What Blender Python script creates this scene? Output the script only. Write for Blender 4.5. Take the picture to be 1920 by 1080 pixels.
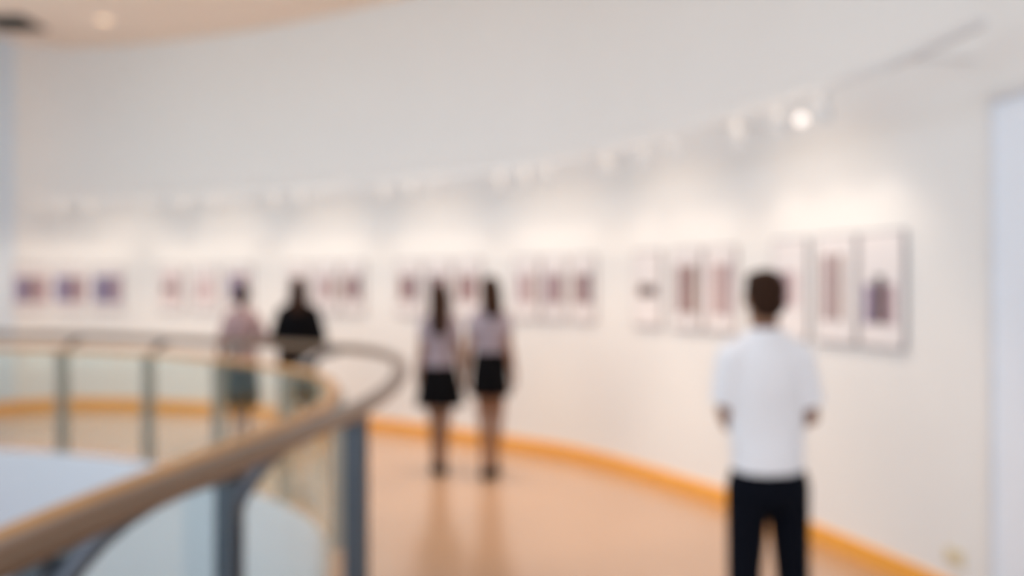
import bpy, bmesh, math, random
from mathutils import Vector, Matrix
random.seed(4)
for o in list(bpy.data.objects):
    bpy.data.objects.remove(o)
S = bpy.context.scene
COL = S.collection

# ------------------------------------------------------------------ camera
cd = bpy.data.cameras.new('camera'); cam = bpy.data.objects.new('camera', cd); COL.objects.link(cam)
cam.location = (0, 0, 1.6); cam.rotation_euler = (math.radians(90), 0, 0)
cd.sensor_width = 36; cd.lens = 36 * 1663 / 1920; cd.shift_y = -0.0026
cd.clip_start = 0.05
cd.dof.use_dof = True; cd.dof.focus_distance = 0.42; cd.dof.aperture_fstop = 2.9; cd.dof.aperture_blades = 7
S.camera = cam

# ------------------------------------------------------------------ world, exposure
W = bpy.data.worlds.new('sky'); S.world = W; W.use_nodes = True
nt = W.node_tree; bg = nt.nodes['Background']
tc = nt.nodes.new('ShaderNodeTexCoord'); sx = nt.nodes.new('ShaderNodeSeparateXYZ'); rp = nt.nodes.new('ShaderNodeValToRGB')
nt.links.new(tc.outputs['Generated'], sx.inputs[0]); nt.links.new(sx.outputs['Z'], rp.inputs['Fac'])
rp.color_ramp.elements[0].position = 0.0; rp.color_ramp.elements[0].color = (0.91, 0.96, 1.025, 1)
rp.color_ramp.elements[1].position = 0.75; rp.color_ramp.elements[1].color = (0.74, 0.86, 1.04, 1)
nt.links.new(rp.outputs['Color'], bg.inputs['Color'])
bg.inputs['Strength'].default_value = 2.0
S.view_settings.view_transform = 'Standard'; S.view_settings.look = 'None'
S.view_settings.gamma = 1; S.view_settings.use_curve_mapping = False
S.view_settings.exposure = 0.03
S.cycles.use_denoising = True
S.cycles.max_bounces = 8; S.cycles.diffuse_bounces = 5; S.cycles.transparent_max_bounces = 16
SPOT_W = 4.6; DOWN_W = 380.0
WARM = (1.0, 0.84, 0.70)

# ------------------------------------------------------------------ materials
MATS = {}
def mat(name, col, rough=0.6, metal=0.0, var=0.04, scale=6.0, coat=0.0, spec=0.35, emit=None, stretch=None):
    if name in MATS: return MATS[name]
    m = bpy.data.materials.new(name); m.use_nodes = True
    n = m.node_tree; b = n.nodes['Principled BSDF']
    b.inputs['Roughness'].default_value = rough; b.inputs['Metallic'].default_value = metal
    b.inputs['Specular IOR Level'].default_value = spec
    b.inputs['Coat Weight'].default_value = coat; b.inputs['Coat Roughness'].default_value = 0.12
    t = n.nodes.new('ShaderNodeTexCoord'); mp = n.nodes.new('ShaderNodeMapping'); nz = n.nodes.new('ShaderNodeTexNoise')
    if stretch: mp.inputs['Scale'].default_value = stretch
    nz.inputs['Scale'].default_value = scale; nz.inputs['Detail'].default_value = 4
    mx = n.nodes.new('ShaderNodeMix'); mx.data_type = 'RGBA'
    mx.inputs['A'].default_value = tuple(c * (1 - var) for c in col) + (1,)
    mx.inputs['B'].default_value = tuple(min(1, c * (1 + var)) for c in col) + (1,)
    n.links.new(t.outputs['Object'], mp.inputs[0]); n.links.new(mp.outputs[0], nz.inputs['Vector'])
    n.links.new(nz.outputs['Fac'], mx.inputs['Factor']); n.links.new(mx.outputs['Result'], b.inputs['Base Color'])
    if emit:
        b.inputs['Emission Color'].default_value = emit[0] + (1,); b.inputs['Emission Strength'].default_value = emit[1]
    MATS[name] = m
    return m
def glass_mat():
    m = bpy.data.materials.new('tinted_glass'); m.use_nodes = True; n = m.node_tree
    for x in list(n.nodes): n.nodes.remove(x)
    out = n.nodes.new('ShaderNodeOutputMaterial'); mix = n.nodes.new('ShaderNodeMixShader')
    tr = n.nodes.new('ShaderNodeBsdfTransparent'); gl = n.nodes.new('ShaderNodeBsdfGlossy'); fr = n.nodes.new('ShaderNodeLayerWeight'); pw = n.nodes.new('ShaderNodeMath'); ma = n.nodes.new('ShaderNodeMath')
    tr.inputs['Color'].default_value = (0.915, 0.955, 0.94, 1); gl.inputs['Color'].default_value = (0.9, 0.97, 0.97, 1)
    gl.inputs['Roughness'].default_value = 0.03; fr.inputs['Blend'].default_value = 0.5
    pw.operation = 'POWER'; pw.inputs[1].default_value = 5; ma.operation = 'MULTIPLY_ADD'; ma.inputs[1].default_value = 0.9; ma.inputs[2].default_value = 0.04
    n.links.new(fr.outputs['Facing'], pw.inputs[0]); n.links.new(pw.outputs[0], ma.inputs[0]); n.links.new(ma.outputs[0], mix.inputs[0]); n.links.new(tr.outputs[0], mix.inputs[1]); n.links.new(gl.outputs[0], mix.inputs[2])
    n.links.new(mix.outputs[0], out.inputs[0])
    return m
M_WALL = mat('white_wall_paint', (0.83, 0.825, 0.815), 0.75, var=0.012, scale=2)
M_WALLL = mat('daylight_tint_wall_paint', (0.68, 0.78, 0.88), 0.75, var=0.012, scale=2)  # bluish daylight on the left wall is put into its base colour
M_CEIL = mat('warm_lit_ceiling_paint', (0.90, 0.75, 0.63), 0.8, var=0.02, scale=2)  # warm light falling on the ceiling is mixed into this base colour
M_FLOOR = mat('polished_tan_floor', (0.425, 0.275, 0.18), 0.22, var=0.05, scale=1.2, spec=0.5, coat=0.3)
M_BASE = mat('orange_wood', (0.88, 0.41, 0.07), 0.4, var=0.1, scale=5, stretch=(1, 1, 14))
M_FASCIA = mat('white_fascia', (0.76, 0.76, 0.79), 0.7, var=0.01)
M_LOWER = mat('pale_lower_floor', (0.78, 0.79, 0.82), 0.5, var=0.02)
M_DOOR = mat('pale_blue_door', (0.83, 0.89, 0.98), 0.45, var=0.015)
M_TRIM = mat('pale_grey_trim', (0.76, 0.76, 0.77), 0.5)
M_WOOD = mat('golden_rail_wood', (0.52, 0.26, 0.075), 0.36, var=0.15, scale=4, stretch=(3, 3, 20), coat=0.1)
M_RAIL = mat('brown_steel_rail', (0.215, 0.15, 0.105), 0.3, metal=0.75, var=0.05)
M_STEEL = mat('blue_grey_steel', (0.12, 0.14, 0.17), 0.34, metal=0.7, var=0.06)
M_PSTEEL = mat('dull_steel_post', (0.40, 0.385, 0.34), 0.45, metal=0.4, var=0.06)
M_GLASS = glass_mat()
M_TRACK = mat('light_grey_metal', (0.72, 0.72, 0.73), 0.4, metal=0.2)
M_LAMP = mat('white_lamp_enamel', (0.75, 0.75, 0.75), 0.4)
M_LENS = mat('lamp_lens', (1, 0.95, 0.88), 0.3, emit=((1.0, 0.84, 0.76), 1.15))
M_VENT = mat('dark_grille', (0.06, 0.055, 0.05), 0.6)
M_WARM = mat('warm_diffuser', (1, 0.8, 0.6), 0.4, emit=((1.0, 0.62, 0.36), 1.2))
M_FRAME = mat('grey_brown_frame', (0.40, 0.34, 0.33), 0.4, var=0.08)
M_FRAME2 = mat('slate_frame', (0.36, 0.35, 0.37), 0.4, var=0.08)
M_MAT = mat('white_mat_board', (0.84, 0.80, 0.80), 0.8, var=0.01)
M_INK = {
 'mauve': mat('mauve_print', (0.44, 0.33, 0.36), 0.7, var=0.25, scale=18, spec=0.1),
 'purple': mat('purple_print', (0.30, 0.27, 0.42), 0.7, var=0.25, scale=18, spec=0.1),
 'dark': mat('dark_brown_print', (0.06, 0.035, 0.04), 0.7, var=0.3, scale=18, spec=0.1),
 'brown': mat('brown_print', (0.28, 0.16, 0.12), 0.7, var=0.3, scale=18, spec=0.1),
 'pale': mat('pale_pink_print', (0.68, 0.56, 0.57), 0.7, var=0.1, scale=18, spec=0.1),
 'black': mat('black_print', (0.02, 0.012, 0.016), 0.7, var=0.3, scale=18, spec=0.1)}
M_SKIN = mat('tan_skin', (0.26, 0.125, 0.07), 0.5, var=0.05, scale=20)
M_EYEW = mat('eye_white', (0.8, 0.78, 0.75), 0.3); M_EYED = mat('eye_dark', (0.03, 0.02, 0.015), 0.2); M_LIP = mat('lips', (0.42, 0.16, 0.13), 0.4)

# ------------------------------------------------------------------ mesh helpers
def link(name, verts, faces, m, parent=None, smooth=False, fm=None):
    me = bpy.data.meshes.new(name); me.from_pydata([tuple(v) for v in verts], [], faces); me.update()
    ms = m if isinstance(m, list) else [m]
    if len(faces) > 3:
        b_ = bmesh.new(); b_.from_mesh(me); bmesh.ops.recalc_face_normals(b_, faces=b_.faces); b_.to_mesh(me); b_.free()
    for x in ms: me.materials.append(x)
    if fm: me.polygons.foreach_set('material_index', fm)
    if smooth: me.polygons.foreach_set('use_smooth', [True] * len(me.polygons))
    o = bpy.data.objects.new(name, me); COL.objects.link(o)
    if parent: o.parent = parent
    return o
class MB:
    def __init__(s): s.v = []; s.f = []; s.fm = []
    def add(s, v, f, mi=0):
        b = len(s.v); s.v += [Vector(x) for x in v]; s.f += [tuple(i + b for i in q) for q in f]; s.fm += [mi] * len(f); return s
    def box(s, c, d, mx=None, mi=0):
        x, y, z = d[0] / 2, d[1] / 2, d[2] / 2
        v = [Vector((a * x, b * y, e * z)) for e in (-1, 1) for b in (-1, 1) for a in (-1, 1)]
        if mx: v = [mx @ p for p in v]
        v = [p + Vector(c) for p in v]
        return s.add(v, [(0, 2, 3, 1), (4, 5, 7, 6), (0, 1, 5, 4), (2, 6, 7, 3), (0, 4, 6, 2), (1, 3, 7, 5)], mi)
    def loft(s, rings, cap=True, closed=False, mi=0):
        n = len(rings[0]); v = [p for r in rings for p in r]; f = []
        k = len(rings)
        for i in range(k if closed else k - 1):
            for j in range(n):
                a, b = i * n + j, i * n + (j + 1) % n; c, d = ((i + 1) % k) * n + (j + 1) % n, ((i + 1) % k) * n + j
                f.append((a, b, c, d))
        if cap and not closed: f += [tuple(range(n))[::-1], tuple(range((k - 1) * n, k * n))]
        return s.add(v, f, mi)
    def cap(s, a, b, ra, rb, n=14, round_=True, mi=0):
        a, b = Vector(a), Vector(b); d = (b - a).normalized()
        u = d.orthogonal().normalized(); w = d.cross(u); rings = []
        def ring(c, r): return [c + (u * math.cos(t) + w * math.sin(t)) * r for t in [2 * math.pi * k / n for k in range(n)]]
        if round_:
            for q in (80, 55, 28): rings.append(ring(a - d * ra * math.sin(math.radians(q)), ra * math.cos(math.radians(q))))
        rings += [ring(a, ra), ring(b, rb)]
        if round_:
            for q in (28, 55, 80): rings.append(ring(b + d * rb * math.sin(math.radians(q)), rb * math.cos(math.radians(q))))
        return s.loft(rings, mi=mi)
    def ell(s, c, r, n=20, rot=None, mi=0):
        rings = []; m = 10
        for i in range(m + 1):
            ph = -math.pi / 2 + math.pi * (0.02 + 0.96 * i / m)
            rg = [Vector((r[0] * math.cos(ph) * math.cos(t), r[1] * math.cos(ph) * math.sin(t), r[2] * math.sin(ph))) for t in [2 * math.pi * k / n for k in range(n)]]
            if rot: rg = [rot @ p for p in rg]
            rings.append([p + Vector(c) for p in rg])
        return s.loft(rings, mi=mi)
    def orings(s, lst, n=28, cap=True, mi=0):   # (cx, cy, z, rx, ry)
        return s.loft([[Vector((cx + rx * math.cos(t), cy + ry * math.sin(t), z)) for t in [2 * math.pi * k / n for k in range(n)]] for cx, cy, z, rx, ry in lst], cap=cap, mi=mi)
    def build(s, name, m, parent=None, smooth=False):
        return link(name, s.v, s.f, m, parent, smooth, s.fm if isinstance(m, list) else None)
    def solid(s, name, m, parent=None, voxel=0.008, it=4):
        me = bpy.data.meshes.new('tmp'); me.from_pydata([tuple(v) for v in s.v], [], s.f)
        t = bpy.data.objects.new('tmp', me); COL.objects.link(t)
        r = t.modifiers.new('r', 'REMESH'); r.mode = 'VOXEL'; r.voxel_size = voxel
        q = t.modifiers.new('s', 'SMOOTH'); q.iterations = it; q.factor = 0.5
        dg = bpy.context.evaluated_depsgraph_get(); dg.update()
        nm = bpy.data.meshes.new_from_object(t.evaluated_get(dg)); nm.name = name
        bpy.data.objects.remove(t); nm.materials.clear()
        for x in (m if isinstance(m, list) else [m]): nm.materials.append(x)
        nm.polygons.foreach_set('use_smooth', [True] * len(nm.polygons))
        nm.polygons.foreach_set('material_index', [0] * len(nm.polygons))
        o = bpy.data.objects.new(name, nm); COL.objects.link(o)
        if parent: o.parent = parent
        return o
def tag(o, label=None, cat=None, group=None, kind=None):
    if label: o['label'] = label
    if cat: o['category'] = cat
    if group: o['group'] = group
    if kind: o['kind'] = kind
    return o
def empty(name, loc=(0, 0, 0), rz=0.0, label=None, cat=None, group=None):
    o = bpy.data.objects.new(name, None); COL.objects.link(o); o.location = loc; o.rotation_euler = (0, 0, rz)
    o.empty_display_size = 0.1
    return tag(o, label, cat, group)

class Path:
    """smooth plan curve through (x, y) points, parametrised by length"""
    def __init__(s, pts, closed=False, step=0.04):
        P = [Vector(p).to_2d() for p in pts]; n = len(P); out = []
        for i in range(n if closed else n - 1):
            g = lambda k: P[k % n] if closed else P[max(0, min(n - 1, k))]
            a, b, c, d = g(i - 1), g(i), g(i + 1), g(i + 2)
            m = max(2, int((c - b).length / step))
            for k in range(m):
                t = k / m
                out.append(0.5 * ((2 * b) + (c - a) * t + (2 * a - 5 * b + 4 * c - d) * t * t + (3 * b - a - 3 * c + d) * t ** 3))
        out.append(P[0].copy() if closed else P[-1].copy())
        s.p = out; s.closed = closed; s.s = [0.0]
        for i in range(1, len(out)): s.s.append(s.s[-1] + (out[i] - out[i - 1]).length)
        s.L = s.s[-1]
    def at(s, q):
        if s.closed: q %= s.L
        q = max(0, min(s.L, q)); lo, hi = 0, len(s.s) - 1
        while hi - lo > 1:
            m = (lo + hi) // 2
            if s.s[m] <= q: lo = m
            else: hi = m
        t = (q - s.s[lo]) / max(1e-9, s.s[hi] - s.s[lo])
        return s.p[lo].lerp(s.p[hi], t)
    def tan(s, q):
        return (s.at(q + 0.03) - s.at(q - 0.03)).normalized()
    def near(s, pt):
        pt = Vector(pt).to_2d(); k = min(range(len(s.p)), key=lambda i: (s.p[i] - pt).length)
        return s.s[k]
    def left(s, q): t = s.tan(q); return Vector((-t.y, t.x))
    def span(s, a, b, step=0.08):
        n = max(2, int(abs(b - a) / step)); return [a + (b - a) * i / n for i in range(n + 1)]
def sweep(mb, path, qs, prof, closed=False, mi=0):
    """prof: (offset to the left of travel, z)"""
    rings = []
    for q in qs:
        c, l = path.at(q), path.left(q)
        rings.append([Vector((c.x + l.x * u, c.y + l.y * u, z)) for u, z in prof])
    return mb.loft(rings, closed=closed, mi=mi)
def roundprof(u, z, ru, rz, n=12):
    return [(u + ru * math.cos(2 * math.pi * k / n), z + rz * math.sin(2 * math.pi * k / n)) for k in range(n)]

# ------------------------------------------------------------------ plan of the gallery
CEIL = 4.75
WALL = Path([(2.265, 4.30), (2.19, 4.6), (2.11, 4.88), (1.9, 5.54), (1.5, 6.6), (0.72, 8.0), (0.0, 8.75), (-1.36, 9.85), (-3.0, 10.85), (-4.7, 11.55), (-5.55, 11.74), (-6.05, 11.68), (-6.40, 11.42)])  # inside on the left of travel
EDGE = Path([(-1.36, 0.9), (-1.24, 2.3), (-1.13, 3.1), (-1.0, 4.0), (-0.98, 4.6), (-1.16, 5.55), (-1.56, 6.35), (-2.42, 7.3), (-3.4, 8.08), (-4.3, 8.48), (-5.1, 8.66), (-5.75, 8.4), (-6.0, 7.6), (-6.0, 4.0), (-5.6, 2.0), (-4.5, 0.6), (-3.0, 0.0), (-1.9, 0.15)], closed=True)
UPPER = Path([(-1.05, 0.7), (-0.93, 1.61), (-0.83, 2.28), (-0.71, 2.95), (-0.61, 3.7), (-0.6, 4.5), (-0.68, 5.4), (-0.85, 6.25), (-1.16, 6.85), (-1.62, 7.2), (-2.42, 7.72), (-3.5, 8.42), (-4.4, 8.8), (-5.2, 8.98), (-6.0, 8.62), (-6.28, 7.6), (-6.28, 3.9), (-5.85, 1.8), (-4.6, 0.3), (-3.0, -0.3), (-1.7, -0.1)], closed=True)

# ------------------------------------------------------------------ setting
def structure(o): return tag(o, kind='structure')
T = 0.16
qs = WALL.span(0, WALL.L)
mb = MB(); sweep(mb, WALL, qs, [(0, -0.2), (0, CEIL), (-T, CEIL), (-T, -0.2)])
structure(mb.build('wall_back', M_WALL, smooth=False))
e = WALL.at(WALL.L)
LEFT = Path([(e.x, e.y), (-6.68, 10.75), (-7.0, 9.8), (-7.2, 8.0), (-7.2, 4), (-7.2, -3)])
la, lb = LEFT.near((-7.05, 9.3)), LEFT.near((-7.2, 0.6)); lf = [(0, -0.2), (0, CEIL), (-T, CEIL), (-T, -0.2)]
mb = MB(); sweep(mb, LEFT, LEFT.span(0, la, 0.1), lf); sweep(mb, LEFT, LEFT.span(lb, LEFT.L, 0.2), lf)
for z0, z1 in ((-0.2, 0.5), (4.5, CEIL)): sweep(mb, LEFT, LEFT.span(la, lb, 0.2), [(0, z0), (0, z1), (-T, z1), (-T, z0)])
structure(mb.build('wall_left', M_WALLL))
w1 = structure(empty('added_window_1'))  # unseen window, added to let cool daylight fill the room
mb = MB()
for k in range(7):
    q = la + (lb - la - .06) * k / 6; sweep(mb, LEFT, [q + .002, q + .058], [(-.05, .5), (-.05, 4.5), (-.12, 4.5), (-.12, .5)])
for z in (.50, 2.5, 4.44): sweep(mb, LEFT, LEFT.span(la + .002, lb - .002, .2), [(-.055, z), (-.055, z + .06), (-.115, z + .06), (-.115, z)])
mb.build('added_window_frame', M_TRIM, w1)
mb = MB(); sweep(mb, LEFT, LEFT.span(la + .01, lb - .01, .2), [(-.08, .51), (-.08, 4.49), (-.088, 4.49), (-.088, .51)]); mb.build('added_window_pane', M_GLASS, w1)
# right wall with the door opening
RIGHT = Path([(2.50, -3.0), (2.47, 0.0), (2.40, 2.2), (2.335, 3.5), (2.265, 4.30)])
qa, qb = RIGHT.near((2.37, 2.95)), RIGHT.near((2.275, 4.22))
mb = MB(); full = [(0, -0.2), (0, CEIL), (-T, CEIL), (-T, -0.2)]
sweep(mb, RIGHT, RIGHT.span(0, qa), full)
sweep(mb, RIGHT, RIGHT.span(qb, RIGHT.L, 0.03), full)
sweep(mb, RIGHT, RIGHT.span(qa, qb), [(0, 2.5), (0, CEIL), (-T, CEIL), (-T, 2.5)])
structure(mb.build('wall_right', M_WALL))
d1 = structure(empty('door_1'))
mb = MB(); sweep(mb, RIGHT, RIGHT.span(qa + .02, qb - .02), [(-0.012, 0.005), (-0.012, 2.46), (-0.055, 2.46), (-0.055, 0.005)]); mb.build('door_leaf', M_DOOR, d1)
mb = MB()
for q in (qa, qb - 0.03): sweep(mb, RIGHT, [q + .005, q + 0.03], [(0.012, 0), (0.012, 2.5), (-0.12, 2.5), (-0.12, 0)])
sweep(mb, RIGHT, RIGHT.span(qa + .005, qb - .0), [(0.012, 2.47), (0.012, 2.52), (-0.12, 2.52), (-0.12, 2.47)])
mb.build('door_frame', M_TRIM, d1)
c, t = RIGHT.at(qa + 0.1), RIGHT.left(qa + 0.1)
mb = MB(); h = Vector((c.x, c.y, 1.0)); l3 = Vector((t.x, t.y, 0))
mb.cap(h - l3 * .075, h - l3 * .02, .012, .012); mb.cap(h - l3 * .02, h - l3 * .02 + Vector((0, .11, 0)), .01, .01)
mb.build('door_handle', M_STEEL, d1)
# floor with the atrium cut out : strips between the void edge and a ring outside the walls
def ring_slab(name, inner, z0, z1, m, off=0.0):
    qs = [inner.L * i / 220 for i in range(220)]
    cx, cy = -3.4, 4.6
    v = []; f = []
    outer = []
    for q in qs:
        p = inner.at(q); d = Vector((p.x - cx, p.y - cy))
        # march to the rectangle that encloses the gallery
        ks = []
        if abs(d.x) > 1e-6: ks.append(((2.75 if d.x > 0 else -7.5) - cx) / d.x)
        if abs(d.y) > 1e-6: ks.append(((12.1 if d.y > 0 else -3.1) - cy) / d.y)
        k = min(x for x in ks if x > 0); outer.append(Vector((cx + d.x * k, cy + d.y * k)))
    n = len(qs)
    for z in (z0, z1):
        v += [(inner.at(q).x, inner.at(q).y, z) for q in qs] + [(p.x, p.y, z) for p in outer]
    for i in range(n):
        j = (i + 1) % n
        f += [(i, j, n + j, n + i), (2 * n + i, 3 * n + i, 3 * n + j, 2 * n + j), (i, 2 * n + i, 2 * n + j, j), (n + i, n + j, 3 * n + j, 3 * n + i)]
    return link(name, v, f, m)
structure(ring_slab('floor', EDGE, -0.3, 0.0, M_FLOOR))
SKY = Path([(-1.5, 1.4), (-1.35, 3.2), (-1.3, 4.8), (-1.9, 6.2), (-3.3, 7.3), (-4.9, 7.8), (-5.6, 7.2), (-5.8, 4.0), (-5.0, 1.6), (-3.2, 0.6)], closed=True)
structure(ring_slab('ceiling', SKY, CEIL, CEIL + 0.25, M_CEIL))
n = 240
mb = MB(); sweep(mb, EDGE, [EDGE.L * i / n for i in range(n)], [(0.015, -4.2), (0.015, -0.004), (0.001, -0.004), (0.001, -4.2)], closed=True)
structure(mb.build('wall_atrium', M_FASCIA))
mb = MB(); mb.box((-3.4, 4.5, -4.25), (7, 10.5, 0.1)); structure(mb.build('floor_lower', M_LOWER))
mb = MB(); sweep(mb, WALL, qs, [(0.001, 0), (0.001, 0.112), (0.016, 0.112), (0.022, 0.104), (0.022, 0)])
structure(mb.build('baseboard_back', M_BASE))
mb = MB(); sweep(mb, LEFT, LEFT.span(0, LEFT.L, 0.2), [(0.001, 0), (0.001, 0.112), (0.016, 0.112), (0.022, 0.104), (0.022, 0)])
structure(mb.build('baseboard_left', M_BASE))
mb = MB(); sweep(mb, RIGHT, RIGHT.span(0, qa - .03), [(0.001, 0), (0.001, 0.112), (0.016, 0.112), (0.022, 0.104), (0.022, 0)])
structure(mb.build('baseboard_right', M_BASE))

# ------------------------------------------------------------------ balustrade round the void
bal = empty('balustrade', (-1.3, 3.0, 0), label='curved glass balustrade with golden wood rail round the open void at left', cat='railing')
inv = Matrix.Translation((1.3, -3.0, 0))
def child(mb, name, m, parent, smooth=False):
    mb.v = [inv @ v for v in mb.v]; return mb.build(name, m, parent, smooth)
mb = MB(); n = 240; sweep(mb, EDGE, [EDGE.L * i / n for i in range(n)], roundprof(-0.02, 0.985, 0.035, 0.028), closed=True)
child(mb, 'wood_rail', M_WOOD, bal, True)
far = [(-4.33, 8.49), (-3.33, 8.03), (-2.50, 7.36), (-1.72, 6.56), (-1.12, 5.45), (-1.10, 3.3), (-1.24, 2.25), (-1.35, 1.2), (-5.35, 8.62), (-5.98, 7.7)]
ps = sorted(EDGE.near(p) for p in far)
q = ps[-1] + 1.1
while q < EDGE.L - 0.55: ps.append(q); q += 1.1
for i, q in enumerate(ps):
    c, t, l = EDGE.at(q), EDGE.tan(q), EDGE.left(q)
    rot = Matrix(((t.x, l.x, 0), (t.y, l.y, 0), (0, 0, 1)))
    mb = MB(); base = c - l * 0.05
    for s_ in (-1, 1):
        mb.box((base.x + t.x * s_ * .034, base.y + t.y * s_ * .034, 0.475), (0.022, 0.075, 0.95), rot)
    mb.box((base.x, base.y, 0.006), (0.15, 0.11, 0.012), rot)
    mb.box((base.x, base.y, 0.30), (0.05, 0.05, 0.05), rot); mb.box((base.x, base.y, 0.72), (0.05, 0.05, 0.05), rot)
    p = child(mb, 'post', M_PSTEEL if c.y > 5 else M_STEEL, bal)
    if 4.0 < c.y < 6.0 and c.x > -2: continue
    # curved arm reaching the outer rail
    nearside = c.y < 4 and c.x > -2
    a = Vector((base.x, base.y, 0.74 if nearside else 0.86)); w = UPPER.at(UPPER.near(c) + (.42 if nearside else 0)); b = Vector((w.x, w.y, 1.075))
    pts = []
    for k in range(9):
        u = k / 8; ctrl = Vector((a.x + (b.x - a.x) * .25, a.y + (b.y - a.y) * .25, 1.06))
        pts.append(a * (1 - u) ** 2 + ctrl * 2 * u * (1 - u) + b * u * u)
    mb = MB(); rings = []
    for k, pt in enumerate(pts):
        d = (pts[min(8, k + 1)] - pts[max(0, k - 1)]).normalized(); side = Vector((t.x, t.y, 0)); up = side.cross(d).normalized()
        r = 0.038 if nearside else 0.030
        rings.append([pt + side * r * math.cos(g) + up * r * math.sin(g) for g in [2 * math.pi * j / 10 for j in range(10)]])
    mb.loft(rings); ar = child(mb, 'rail_arm', M_STEEL, p, True); ar.matrix_parent_inverse = Matrix()
pp = ps + [ps[0] + EDGE.L]
for a, b in zip(pp[:-1], pp[1:]):
    mb = MB(); sweep(mb, EDGE, EDGE.span(a + 0.03, b - 0.03), [(-0.012, 0.07), (-0.012, 0.952), (-0.024, 0.952), (-0.024, 0.07)])
    child(mb, 'glass_panel', M_GLASS, bal)
mb = MB(); sweep(mb, UPPER, [UPPER.L * i / n for i in range(n)], roundprof(0, 1.10, 0.042, 0.034), closed=True)
child(mb, 'steel_handrail', M_RAIL, bal, True)
for pt in [(-0.655, 3.75), (-0.98, 1.25)]:
    q = UPPER.near(pt); t, l = UPPER.tan(q), UPPER.left(q); c = UPPER.at(q) + l * .05
    rot = Matrix(((t.x, l.x, 0), (t.y, l.y, 0), (0, 0, 1)))
    mb = MB()
    for s_ in (-1, 1): mb.box((c.x + t.x * s_ * .04, c.y + t.y * s_ * .04, 0.535), (0.018, 0.085, 1.07), rot)
    for z in (0.25, 0.62, 1.0): mb.box((c.x, c.y, z), (0.05, 0.05, 0.06), rot)
    mb.box((c.x, c.y, 0.006), (0.15, 0.13, 0.012), rot)
    child(mb, 'outer_post', M_STEEL, bal)

# ------------------------------------------------------------------ pictures
def wall_hit(px):
    """length along the curved wall where the bearing (px-960)/1663 from the entrance meets it"""
    k = (px - 960) / 1663
    best = min(range(len(WALL.p)), key=lambda i: abs(WALL.p[i].x - k * WALL.p[i].y)); return WALL.s[best]
def picture(q, w, h, zc, frame, art, label):
    c, t, l = WALL.at(q), WALL.tan(q), WALL.left(q)
    o = empty('framed_picture', (c.x, c.y, zc), math.atan2(l.y, l.x) - math.pi / 2, label, 'picture', 'framed prints along the curved wall')
    # local: +y into the room, x along the wall (to the viewer's left), z up
    D = 0.006
    mb = MB(); fw = 0.015
    for sx in (-1, 1): mb.box((sx * (w / 2 - fw / 2), D / 2 + .008, 0), (fw, 0.012 + D, h))
    for sz in (-1, 1): mb.box((0, D / 2 + .008, sz * (h / 2 - fw / 2)), (w - 2 * fw, 0.012 + D, fw))
    mb.build('frame', frame, o)
    MB().box((0, D + .012, 0), (w - 2 * fw, 0.012, h - 2 * fw)).build('mat_board', M_MAT, o)
    mb = MB(); ms = []
    for k, (cx, cz, ww, hh, ink) in enumerate(art):
        if M_INK[ink] not in ms: ms.append(M_INK[ink])
        mb.box((-cx * w, D + .020 + k * .0012, cz * h), (ww * w, 0.003, hh * h), mi=ms.index(M_INK[ink]))
    mb.build('print', ms, o)
    return o
BAR = lambda a, b, g: [(0, 0, .66, .46, g), (-.22, 0, .17, .46, a), (.24, 0, .15, .46, b)]
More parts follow.
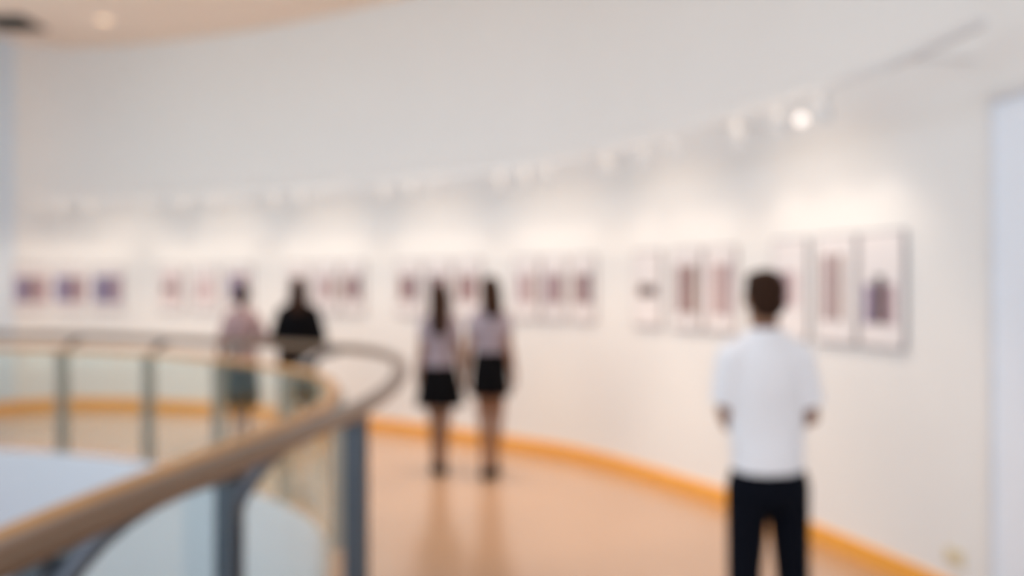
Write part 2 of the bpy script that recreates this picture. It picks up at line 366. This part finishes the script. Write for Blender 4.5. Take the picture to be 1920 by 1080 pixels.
LAYOUT = [
 ('leftmost set of three', 0.52, 0.43, 0.60, 1.56, [(60, 'violet print with a dark upright bar', [(0, -.02, .90, .56, 'mauve'), (-.32, -.02, .25, .56, 'purple'), (-.08, -.03, .13, .5, 'dark')]),
    (132, 'lilac print with a narrow brown bar', [(0, -.02, .90, .56, 'mauve'), (-.28, -.02, .34, .56, 'purple'), (.0, -.02, .11, .5, 'dark')]),
    (204, 'purple print with a dark bar', [(0, -.02, .90, .58, 'purple'), (-.04, -.02, .13, .5, 'dark'), (.28, -.02, .26, .5, 'mauve')])]),
 ('second set from the left', 0.5, 0.42, 0.60, 1.56, [(323, 'pale print with two dark blots', [(0, 0, .66, .6, 'pale'), (-.2, 0, .18, .2, 'dark'), (.2, 0, .22, .22, 'dark'), (.2, -.02, .1, .5, 'mauve')]),
    (387, 'very faint pale pink print', [(0, -.02, .7, .5, 'pale'), (-.26, -.12, .12, .24, 'mauve')]),
    (447, 'dark mauve print behind the woman in pinkish top', [(0, 0, .7, .6, 'mauve'), (-.2, .05, .26, .4, 'purple')])]),
 ('third set from the left', 0.5, 0.38, 0.60, 1.57, [(563, 'brown print behind the woman in black', BAR('brown', 'brown', 'mauve')), (614, 'pink print with two slim brown bars', BAR('mauve', 'brown', 'pale')), (665, 'pink print with two strong brown bars', BAR('brown', 'dark', 'mauve'))]),
 ('fourth set from the left', 0.48, 0.385, 0.60, 1.57, [(770, 'mauve print with two dark bars', BAR('brown', 'dark', 'mauve')), (825, 'brown print above the flared-skirt woman', BAR('dark', 'brown', 'mauve')), (880, 'mauve print beside the taller skirted woman', BAR('brown', 'brown', 'mauve'))]),
 ('fifth set from the left', 0.5, 0.335, 0.61, 1.57, [(988, 'pinkish print with soft brown bars', BAR('mauve', 'brown', 'pale')), (1043, 'pinkish print with grey and tan bars', BAR('mauve', 'brown', 'mauve')), (1097, 'tan print with a dark right bar', BAR('brown', 'dark', 'mauve'))]),
 ('sixth set from the left', 0.5, 0.375, 0.63, 1.57, [(1219, 'white print with one small dark wide motif', [(.02, -.02, .6, .13, 'brown'), (-.06, -.02, .16, .17, 'black'), (.22, -.02, .2, .13, 'dark')]), (1288, 'mauve print with two tall dark panels', [(-.16, 0, .3, .6, 'mauve'), (-.22, 0, .12, .6, 'brown'), (.2, 0, .26, .6, 'brown')]), (1356, 'tan and grey striped print', [(-.1, 0, .42, .6, 'pale'), (.04, 0, .12, .6, 'brown'), (.26, 0, .2, .6, 'mauve')])]),
 ('rightmost set of three', 0.5, 0.375, 0.66, 1.575, [(1484, 'white print with pale grey motif beside the man', [(-.1, 0, .4, .34, 'mauve'), (.14, 0, .2, .34, 'pale')]), (1568, 'white print with dark upright stripes', [(-.18, .02, .24, .6, 'mauve'), (-.24, .02, .08, .6, 'brown'), (.12, .02, .13, .6, 'brown')]), (1658, 'white print with a small black figure', [(-.02, -.12, .68, .34, 'mauve'), (-.27, -.12, .14, .34, 'purple'), (.0, -.08, .17, .40, 'black')])]),
]
PIC_Q = []
for si, (sname, pitch, w, h, zc, pics) in enumerate(LAYOUT):
    for px, text, art in pics:
        q = wall_hit(px); PIC_Q.append((q, si, text, sname))
        picture(q, w, h, zc, M_FRAME2 if si == 6 else M_FRAME, art, f'{text}, in the {sname}')

# ------------------------------------------------------------------ track and spotlights
OFF, TZ = 0.40, 2.66
TRACK = Path([(2.40, 2.2), (2.335, 3.5), (2.265, 4.30), (2.19, 4.6), (2.11, 4.88), (1.9, 5.54), (1.5, 6.6), (0.72, 8.0), (0.0, 8.75), (-1.36, 9.85), (-3.0, 10.85), (-4.7, 11.55), (-5.55, 11.74), (-6.05, 11.68), (-6.40, 11.42)])
q0, q1 = 0.0, PIC_Q[0][0] + 0.12
tr = empty('lighting_track', (2, 5, TZ), label='long pale lighting track on brackets following the curved wall', cat='lighting track')
inv = Matrix.Translation((-2, -5, -TZ))
mb = MB(); sweep(mb, TRACK, TRACK.span(TRACK.near((2.325, 3.65)), TRACK.near(WALL.at(q1))), [(OFF - .02, TZ), (OFF - .02, TZ + .035), (OFF + .02, TZ + .035), (OFF + .02, TZ)]); child(mb, 'rail_channel', M_TRACK, tr)
for q in [0.05] + [0.5 * (PIC_Q[k][0] + PIC_Q[k + 1][0]) for k in (17, 14, 11, 8, 5, 2)]:
    c, l = WALL.at(q), WALL.left(q); a = Vector((c.x, c.y, TZ + .05)) + Vector((l.x, l.y, 0)) * .004; b = Vector((c.x + l.x * OFF, c.y + l.y * OFF, TZ + .02))
    mb = MB(); mb.cap(a, b, .011, .011); child(mb, 'wall_bracket', M_TRACK, tr)
def spot(q, aim_q, aim_z, label, power=1.0, size=94, lit=True):
    c, l = WALL.at(q), WALL.left(q)
    p = Vector((c.x + l.x * OFF, c.y + l.y * OFF, TZ))
    o = empty('track_spotlight', p, 0.0, label, 'spotlight', 'spotlights on the curved track')
    MB().box((0, 0, -.02), (.05, .05, .04)).build('adapter', M_LAMP, o)
    if aim_z is None: d = aim_q
    else:
        a = WALL.at(aim_q); d = (Vector((a.x, a.y, aim_z)) - (p - Vector((0, 0, .11)))).normalized()
    h = Vector((0, 0, -.11))
    mb = MB(); mb.cap((0, 0, -.03), (0, 0, -.085), .009, .009); mb.build('stem', M_LAMP, o)
    mb = MB(); u = d.orthogonal().normalized(); w_ = d.cross(u)
    prof = [(-.075, .012), (-.07, .03), (-.03, .036), (.055, .042), (.062, .042), (.062, .036), (.045, .034), (.045, .002)]
    mb.loft([[h + d * x + (u * math.cos(g) + w_ * math.sin(g)) * r for g in [2 * math.pi * j / 16 for j in range(16)]] for x, r in prof]); mb.build('lamp_head', M_LAMP, o, True)
    mb = MB(); mb.loft([[h + d * x + (u * math.cos(g) + w_ * math.sin(g)) * r for g in [2 * math.pi * j / 16 for j in range(16)]] for x, r in [(.047, .032), (.052, .032), (.055, .01)]]); mb.build('lamp_lens', M_LENS, o, True)
    ld = bpy.data.lights.new('spot_beam', 'SPOT'); ld.energy = SPOT_W * power; ld.color = WARM; ld.spot_size = math.radians(size); ld.spot_blend = 1.0; ld.shadow_soft_size = 0.03
    lo = bpy.data.objects.new('spot_beam', ld); COL.objects.link(lo); lo.parent = o; lo.location = h + d * .075
    lo.rotation_euler = d.to_track_quat('-Z', 'Y').to_euler()
    return o
ORD = ['left', 'middle', 'right']
for k, (q, si, text, sname) in enumerate(PIC_Q):
    spot(q, q, 0.9, f'white track spotlight aimed at the {ORD[k % 3]} print of the {sname}', 1.35 if si == 6 else (0.85 if si < 2 else 1.0))

spot(0.5 * (PIC_Q[19][0] + PIC_Q[20][0]), Vector((-.30, -.90, -.30)).normalized(), None, 'white track spotlight turned outward with its glowing lens facing the room', 0.5, 40)
# warm downlights in the ceiling above the walkway
for k in range(7):
    q = 1.3 + k * 1.6; c, l = WALL.at(q), WALL.left(q)
    ld = bpy.data.lights.new('ceiling_beam', 'SPOT'); ld.energy = DOWN_W; ld.color = (1.0, 0.76, 0.55); ld.spot_size = math.radians(64); ld.spot_blend = 0.35; ld.shadow_soft_size = 0.3
    lo = bpy.data.objects.new('ceiling_beam', ld); COL.objects.link(lo); lo.location = (c.x + l.x * 1.15, c.y + l.y * 1.15, CEIL - .03)
# ------------------------------------------------------------------ ceiling fittings, socket
v = empty('ceiling_vent', (-6.0, 10.62, CEIL), 0, 'dark square air grille in the warm-lit ceiling at far left', 'vent')
mb = MB(); 
for s_ in (-1, 1):
    mb.box((s_ * .27, 0, -.012), (.04, .58, .024)); mb.box((0, s_ * .27, -.012), (.5, .04, .024))
mb.build('vent_frame', M_VENT, v)
mb = MB()
for k in range(9): mb.box((0, -.22 + k * .055, -.01), (.5, .03, .012), Matrix.Rotation(.5, 3, 'X'))
mb.build('louvre', M_VENT, v)
dl = empty('ceiling_downlight', (-4.83, 10.5, CEIL), 0, 'small round warm downlight recessed in warm-lit ceiling', 'ceiling light')
ring = lambda r, z: [Vector((r * math.cos(g), r * math.sin(g), z)) for g in [2 * math.pi * j / 20 for j in range(20)]]
MB().loft([ring(.11, 0), ring(.11, -.012), ring(.085, -.014), ring(.085, 0)]).build('trim_ring', M_LAMP, dl)
MB().loft([ring(.084, -.001), ring(.084, -.008)]).build('diffuser', M_WARM, dl)
q = 0.16; c, l = WALL.at(q), WALL.left(q)
so = empty('wall_socket', (c.x, c.y, 0.235), math.atan2(l.y, l.x) - math.pi / 2, 'small cream socket plate low on wall beside the pale blue door', 'socket')
MB().box((0, .006, 0), (.12, .012, .075)).build('plate', mat('cream_plastic', (0.72, 0.62, 0.42), 0.4), so)
mb = MB()
for sx in (-.03, .03):
    for a_, b_ in ((-.008, .006), (.008, .006), (0, -.012)): mb.box((sx + a_, .0125, b_), (.004, .002, .009))
mb.build('socket_slots', M_VENT, so)

# ------------------------------------------------------------------ people
def hand(mb, wrist, d, n, thumb, curl=0.5, k=1.0):
    d, n = Vector(d).normalized(), Vector(n); n = (n - d * n.dot(d)).normalized(); s = d.cross(n) * thumb
    w = Vector(wrist); R = Matrix((s, d, n)).transposed()
    mb.ell(w + d * .045 * k, (.038 * k, .054 * k, .016 * k), rot=R)
    for i, (off, ln) in enumerate(((.029, .068), (.010, .078), (-.010, .072), (-.028, .056))):
        a = w + d * .082 * k + s * off * k; c1 = curl * (0.8 + .1 * i)
        d1 = (d * math.cos(c1) + n * math.sin(c1)).normalized(); b = a + d1 * ln * .5 * k
        d2 = (d * math.cos(2 * c1) + n * math.sin(2 * c1)).normalized(); c = b + d2 * ln * .5 * k
        mb.cap(a, b, .0088 * k, .0082 * k, 8); mb.cap(b, c, .0082 * k, .007 * k, 8)
    a = w + d * .022 * k + s * .028 * k; b = a + (d * .65 + s * .7 + n * .3).normalized() * .036 * k; c = b + (d * .9 + s * .25 + n * .4).normalized() * .03 * k
    mb.cap(a, b, .011 * k, .0095 * k, 8); mb.cap(b, c, .0095 * k, .008 * k, 8)

def person(label, loc, rz, H, female, arms, feet, clothes, hair, headturn=0.0, build=1.0):
    """faces local +y; sizes are for 1.70 m and scaled by H/1.70"""
    k = H / 1.70
    root = empty('person', loc, rz, label, 'person')
    sh = (0.150 if female else 0.178) * build
    tz = [(.78, .150, .100), (.86, .162, .112), (.94, .158, .108), (1.04, .132 if female else .145, .092), (1.12, .130 if female else .148, .094), (1.24, .145 if female else .162, .108), (1.33, .148 if female else .168, .100), (1.39, .125 if female else .145, .080), (1.44, .065, .060)]
    if not female: tz = [(z, rx * (.94 if z < .97 else 1), ry) for z, rx, ry in tz]
    tz = [(z, rx * build, ry * build) for z, rx, ry in tz]
    body = MB(); body.orings([(0, 0, z * k, rx * k, ry * k) for z, rx, ry in tz])
    V = lambda x, y, z: Vector((x, y, z)) * k
    body.cap(V(0, -.012, 1.38), V(0, .004, 1.53), (.052 if female else .06) * k, (.050 if female else .056) * k)
    Rh = Matrix.Rotation(headturn, 3, 'Z'); hp = lambda x, y, z: Rh @ V(x, y, z)
    body.ell(hp(0, -.005, 1.605), V(.074, .094, .095), rot=Rh); body.ell(hp(0, .026, 1.538), V(.055, .066, .066), rot=Rh)
    body.cap(hp(0, .088, 1.600), hp(0, .106, 1.566), .010 * k, .014 * k, 8)
    for s in (-1, 1):
        body.ell(hp(s * .074, -.004, 1.585), V(.013, .021, .031), 10, Rh); body.ell(hp(s * .031, .076, 1.598), V(.015, .012, .010), 10, Rh)
        body.ell(hp(s * .032, .080, 1.618), V(.022, .010, .007), 10, Rh)
    body.ell(hp(0, .086, 1.530), V(.025, .011, .008), 10, Rh); body.ell(hp(0, .083, 1.519), V(.022, .011, .008), 10, Rh)
    for s, (el, wr, hd, hn) in zip((-1, 1), arms):
        a = V(s * (sh - .012), 0, 1.355); body.cap(V(s * .04, -.008, 1.42), V(s * (sh - .03), 0, 1.365), .034 * k, .040 * k); e_, w_ = V(*el), V(*wr)
        ra = .040 if female else .047
        body.cap(a, e_, (ra + .006) * k, (ra - .008) * k); body.cap(e_, w_, (ra - .006) * k, .025 * k); body.ell(e_.lerp(w_, .28), V(ra - .002, ra - .002, ra + .02))
        hand(body, w_ + (w_ - e_).normalized() * .012, hd, hn, -s, .45, k)
    for s, (fx, fy) in zip((-1, 1), feet):
        hip, kn, an = V(s * .078, 0, .86), V(s * .082 * .4 + fx * .6, fy * .5 + .015, .475), V(fx, fy - .02, .085)
        body.cap(hip, kn, (.076 if female else .084) * k * build, .053 * k); body.cap(kn, an, .050 * k, .034 * k); body.ell(kn.lerp(an, .28) - V(0, .014, 0), V(.050, .050, .10))
        body.ell(V(fx, fy + .055, .040), V(.036, .115, .034)); body.ell(V(fx, fy - .03, .045), V(.032, .045, .042))
    sk = MATS.get('tan_skin')
    o = body.solid('body', [sk, M_EYEW, M_EYED, M_LIP], root, 0.0065 * k, 3)
    Ri = Rh.inverted(); mi = []
    for p in o.data.polygons:
        c = (Ri @ p.center) / k; m = 0
        if c.y > .07 and abs(abs(c.x) - .031) < .013 and abs(c.z - 1.598) < .0065: m = 2 if abs(abs(c.x) - .031) < .0055 else 1
        elif c.y > .082 and abs(c.x) < .024 and abs(c.z - 1.525) < .012: m = 3
        mi.append(m)
    o.data.polygons.foreach_set('material_index', mi)
    # shoes
    for s, (fx, fy) in zip((-1, 1), feet):
        mb = MB(); n = 24; rings = []
        for z, g in ((.0, .98), (.018, 1.0), (.022, .95), (.05, .92), (.078, .62), (.10, .34 if not female else .0)):
            if g == 0: continue
            r = []
            for j in range(n):
                t = 2 * math.pi * j / n; yy = math.sin(t); back = 1 - g
                r.append(V(fx + .050 * math.cos(t) * (1 - .15 * max(0, yy)) * max(.72, g), fy + .030 + (yy * .142 * g - (back * .085)), z))
            rings.append(r)
        mb.loft(rings); mb.build('shoe', clothes['shoe'], root, True)
    # top
    c = clothes; off = c.get('ease', .016); hem = c['hem']; mb = MB()
    rz_ = []
    for z in [hem, hem + .04, .94, 1.04, 1.12, 1.24, 1.33, 1.40, 1.445]:
        if z < hem: continue
        lo = max([t for t in tz if t[0] <= z + 1e-6], key=lambda t: t[0], default=tz[0]); hi = min([t for t in tz if t[0] >= z - 1e-6], key=lambda t: t[0], default=tz[-1])
        u = 0 if hi[0] == lo[0] else (z - lo[0]) / (hi[0] - lo[0])
        rx, ry = lo[1] + (hi[1] - lo[1]) * u, lo[2] + (hi[2] - lo[2]) * u
        if z in (1.04, 1.12): rx += c.get('loose', .0)
        if abs(z - 1.445) < .01: rx, ry = .062, .058
        rz_.append((0, 0, z * k, (rx + off) * k, (ry + off) * k))
    mb.orings(sorted(rz_, key=lambda t: t[2]))
    for s, (el, wr, hd, hn) in zip((-1, 1), arms):
        a = V(s * (sh - .022), 0, 1.345); mb.cap(V(s * .045, -.008, 1.415), V(s * (sh - .03), 0, 1.362), (.034 + off) * k, (.040 + off) * k); e_, w_ = V(*el), V(*wr); ra = (.040 if female else .047) + .008 + off
        if c['sleeve'] <= 1:
            b = a.lerp(e_, c['sleeve']); mb.ell(a, V(ra, ra, ra)); mb.cap(a, b, ra * k, (ra - .002) * k, 18, False)
        else:
            mb.ell(a, V(ra, ra, ra)); mb.cap(a, e_, ra * k, (ra - .008) * k, 18); mb.cap(e_, e_.lerp(w_, c['sleeve'] - 1), (ra - .008) * k, (ra - .016) * k, 18, False)
    top = mb.solid(c['top_name'], c['top'], root, .009 * k, 3)
    mb = MB()
    mb.orings([(0, -.006, 1.425 * k, .078 * k, .074 * k), (0, -.006, 1.47 * k, .066 * k, .064 * k), (0, -.006, 1.468 * k, .060 * k, .058 * k)], cap=True)
    if c.get('collar'): mb.build('collar', c['top'], top, True)
    # lower garment
    mb = MB()
    if 'skirt' in c:
        zb, fl, zt = c['skirt']
        n = 40; rings = []
        for u in (0, .15, .4, .7, .9, 1.0):
            z = zb + (zt - zb) * u; rx = (.146 + .045 * math.sin(math.pi * min(1, (1 - u) * 1.1) * .5)) * build + fl * (1 - u) ** 1.4; ry = rx * .74
            rings.append([V((rx + .010 * (1 - u) * (fl > .03) * math.cos(9 * t)) * math.cos(t), (ry + .010 * (1 - u) * (fl > .03) * math.cos(9 * t)) * math.sin(t), z) for t in [2 * math.pi * j / n for j in range(n)]])
        mb.loft(rings); mb.build('skirt', c['lower'], root, True)
    else:
        tp = c['waist']
        mb.orings([(0, 0, z * k, rx * k, ry * k) for z, rx, ry in ((.74, .148, .102), (.80, .160, .116), (.86, .160, .118), (tp - .03, .148, .108), (tp, .135, .098))])
        for s, (fx, fy) in zip((-1, 1), feet):
            hip, kn, an = V(s * .080, 0, .82), V(s * .082 * .4 + fx * .6, fy * .5 + .012, .475), V(fx, fy - .012, .045)
            mb.cap(hip, kn, .092 * k, .072 * k, 18); mb.cap(kn, an, .072 * k, .062 * k, 18, False)
        mb.solid('trousers', c['lower'], root, .009 * k, 3)
    # hair
    hm, style = hair; mb = MB()
    mb.ell(hp(0, -.022, 1.625), V(.084, .092, .088), rot=Rh)
    if style == 'short':
        mb.ell(hp(0, -.045, 1.575), V(.076, .062, .070), rot=Rh); mb.ell(hp(0, .03, 1.672), V(.066, .058, .035), rot=Rh)
        mb.solid('hair', hm, root, .008 * k, 2)
    else:
        zb = style
        mb.ell(hp(0, .028, 1.678), V(.060, .055, .030), rot=Rh)
        n = 24; rings = []
        for z, rx, ry, cy in ((zb, .055, .022, -.108), (zb + .05, .082, .036, -.104), (zb + (1.5 - zb) * .6, .092, .045, -.092), (1.50, .094, .052, -.070), (1.58, .092, .065, -.045), (1.64, .082, .07, -.03)):
            rings.append([hp(rx * math.cos(t), cy + ry * math.sin(t), z) for t in [2 * math.pi * j / n for j in range(n)]])
        mb.loft(rings); mb.solid('hair', hm, root, .008 * k, 2)
    return root

BLACK = mat('black_cloth', (0.004, 0.004, 0.005), 0.95, var=0.1, spec=0.08); LEATHER = mat('black_leather', (0.010, 0.009, 0.010), 0.55, spec=0.2)
NAVY = mat('navy_black_cloth', (0.004, 0.005, 0.009), 0.95, var=0.1, spec=0.08)
SHIRT = mat('white_shirt_cloth', (0.83, 0.835, 0.87), 0.8, var=0.02); BLOUSE = mat('shaded_white_blouse_cloth', (0.31, 0.265, 0.305), 0.8, var=0.03)  # blouses are white; their mauve shade is painted into the cloth colour
PINK = mat('dusty_pink_cloth', (0.36, 0.25, 0.255), 0.85, var=0.04)
HAIRB = mat('black_hair', (0.012, 0.008, 0.007), 0.75, var=0.2, scale=40, spec=0.12); HAIRN = mat('dark_brown_hair', (0.030, 0.013, 0.007), 0.75, var=0.3, scale=40, spec=0.12)
GREYSK = mat('charcoal_cloth', (0.035, 0.04, 0.042), 0.85, var=0.05); WHSHOE = mat('dark_shoe', (0.02, 0.017, 0.017), 0.6, spec=0.15)

hang = lambda s, w=.21, y=-.01: ((s * (w + .015), y - .02, 1.09), (s * (w + .05), y + .05, .86), (0, .12, -1), (-s, .1, 0))
fold = lambda s, w=.215: ((s * w, -.005, 1.10), (s * .07, .20, 1.02), (-s, .25, -.12), (0, -1, .25))
person('man in white short-sleeved shirt and black trousers seen from behind', (1.045, 3.56, 0), math.radians(4), 1.655, False,
       [((-.158, .03, 1.12), (-.05, .21, 1.04), (1, .25, -.12), (0, -1, .25)), fold(1, .178)], [(-.115, .0), (.115, .02)],
       dict(top_name='shirt', top=SHIRT, hem=.875, sleeve=.84, collar=True, ease=.020, loose=.012, lower=NAVY, waist=.93, shoe=LEATHER), (HAIRN, 'short'), build=.86).rotation_euler.y = math.radians(-1.3)
person('woman with long dark hair in flared black skirt and shaded white blouse', (-0.62, 7.6, 0), math.radians(3), 1.61, True,
       [hang(-1, .145), hang(1, .165)], [(-.038, .05), (.032, -.06)],
       dict(top_name='blouse', top=BLOUSE, hem=.955, sleeve=.55, collar=True, lower=BLACK, skirt=(.60, .04, 1.03), shoe=LEATHER), (HAIRN, 1.24), build=.94)
person('taller woman in slim black skirt and shaded white blouse right of the flared skirt', (-0.185, 7.45, 0), math.radians(-6), 1.67, True,
       [hang(-1, .165), hang(1, .15)], [(-.032, -.05), (.038, .05)],
       dict(top_name='blouse', top=BLOUSE, hem=1.02, sleeve=.5, collar=True, lower=BLACK, skirt=(.685, -.01, 1.07), shoe=LEATHER), (HAIRN, 1.36), headturn=.35, build=.94)
person('woman in dusty pink top and charcoal skirt behind the glass balustrade', (-2.76, 9.05, 0), math.radians(8), 1.60, True,
       [hang(-1, .19), ((.25, .02, 1.10), (.30, .22, 1.12), (.4, 1, .1), (0, 0, -1))], [(-.06, .02), (.06, -.02)],
       dict(top_name='top', top=PINK, hem=.88, sleeve=1.3, lower=GREYSK, skirt=(.40, .01, .99), shoe=WHSHOE), (HAIRB, 'short'))
person('woman in loose black top with long dark hair behind the balustrade bend', (-2.12, 8.8, 0), math.radians(10), 1.66, True,
       [fold(-1), fold(1)], [(-.07, .0), (.07, .02)],
       dict(top_name='top', top=BLACK, hem=.84, sleeve=1.8, ease=.035, loose=.03, lower=GREYSK, skirt=(.45, .0, .99), shoe=WHSHOE), (HAIRN, 1.33), build=1.08)
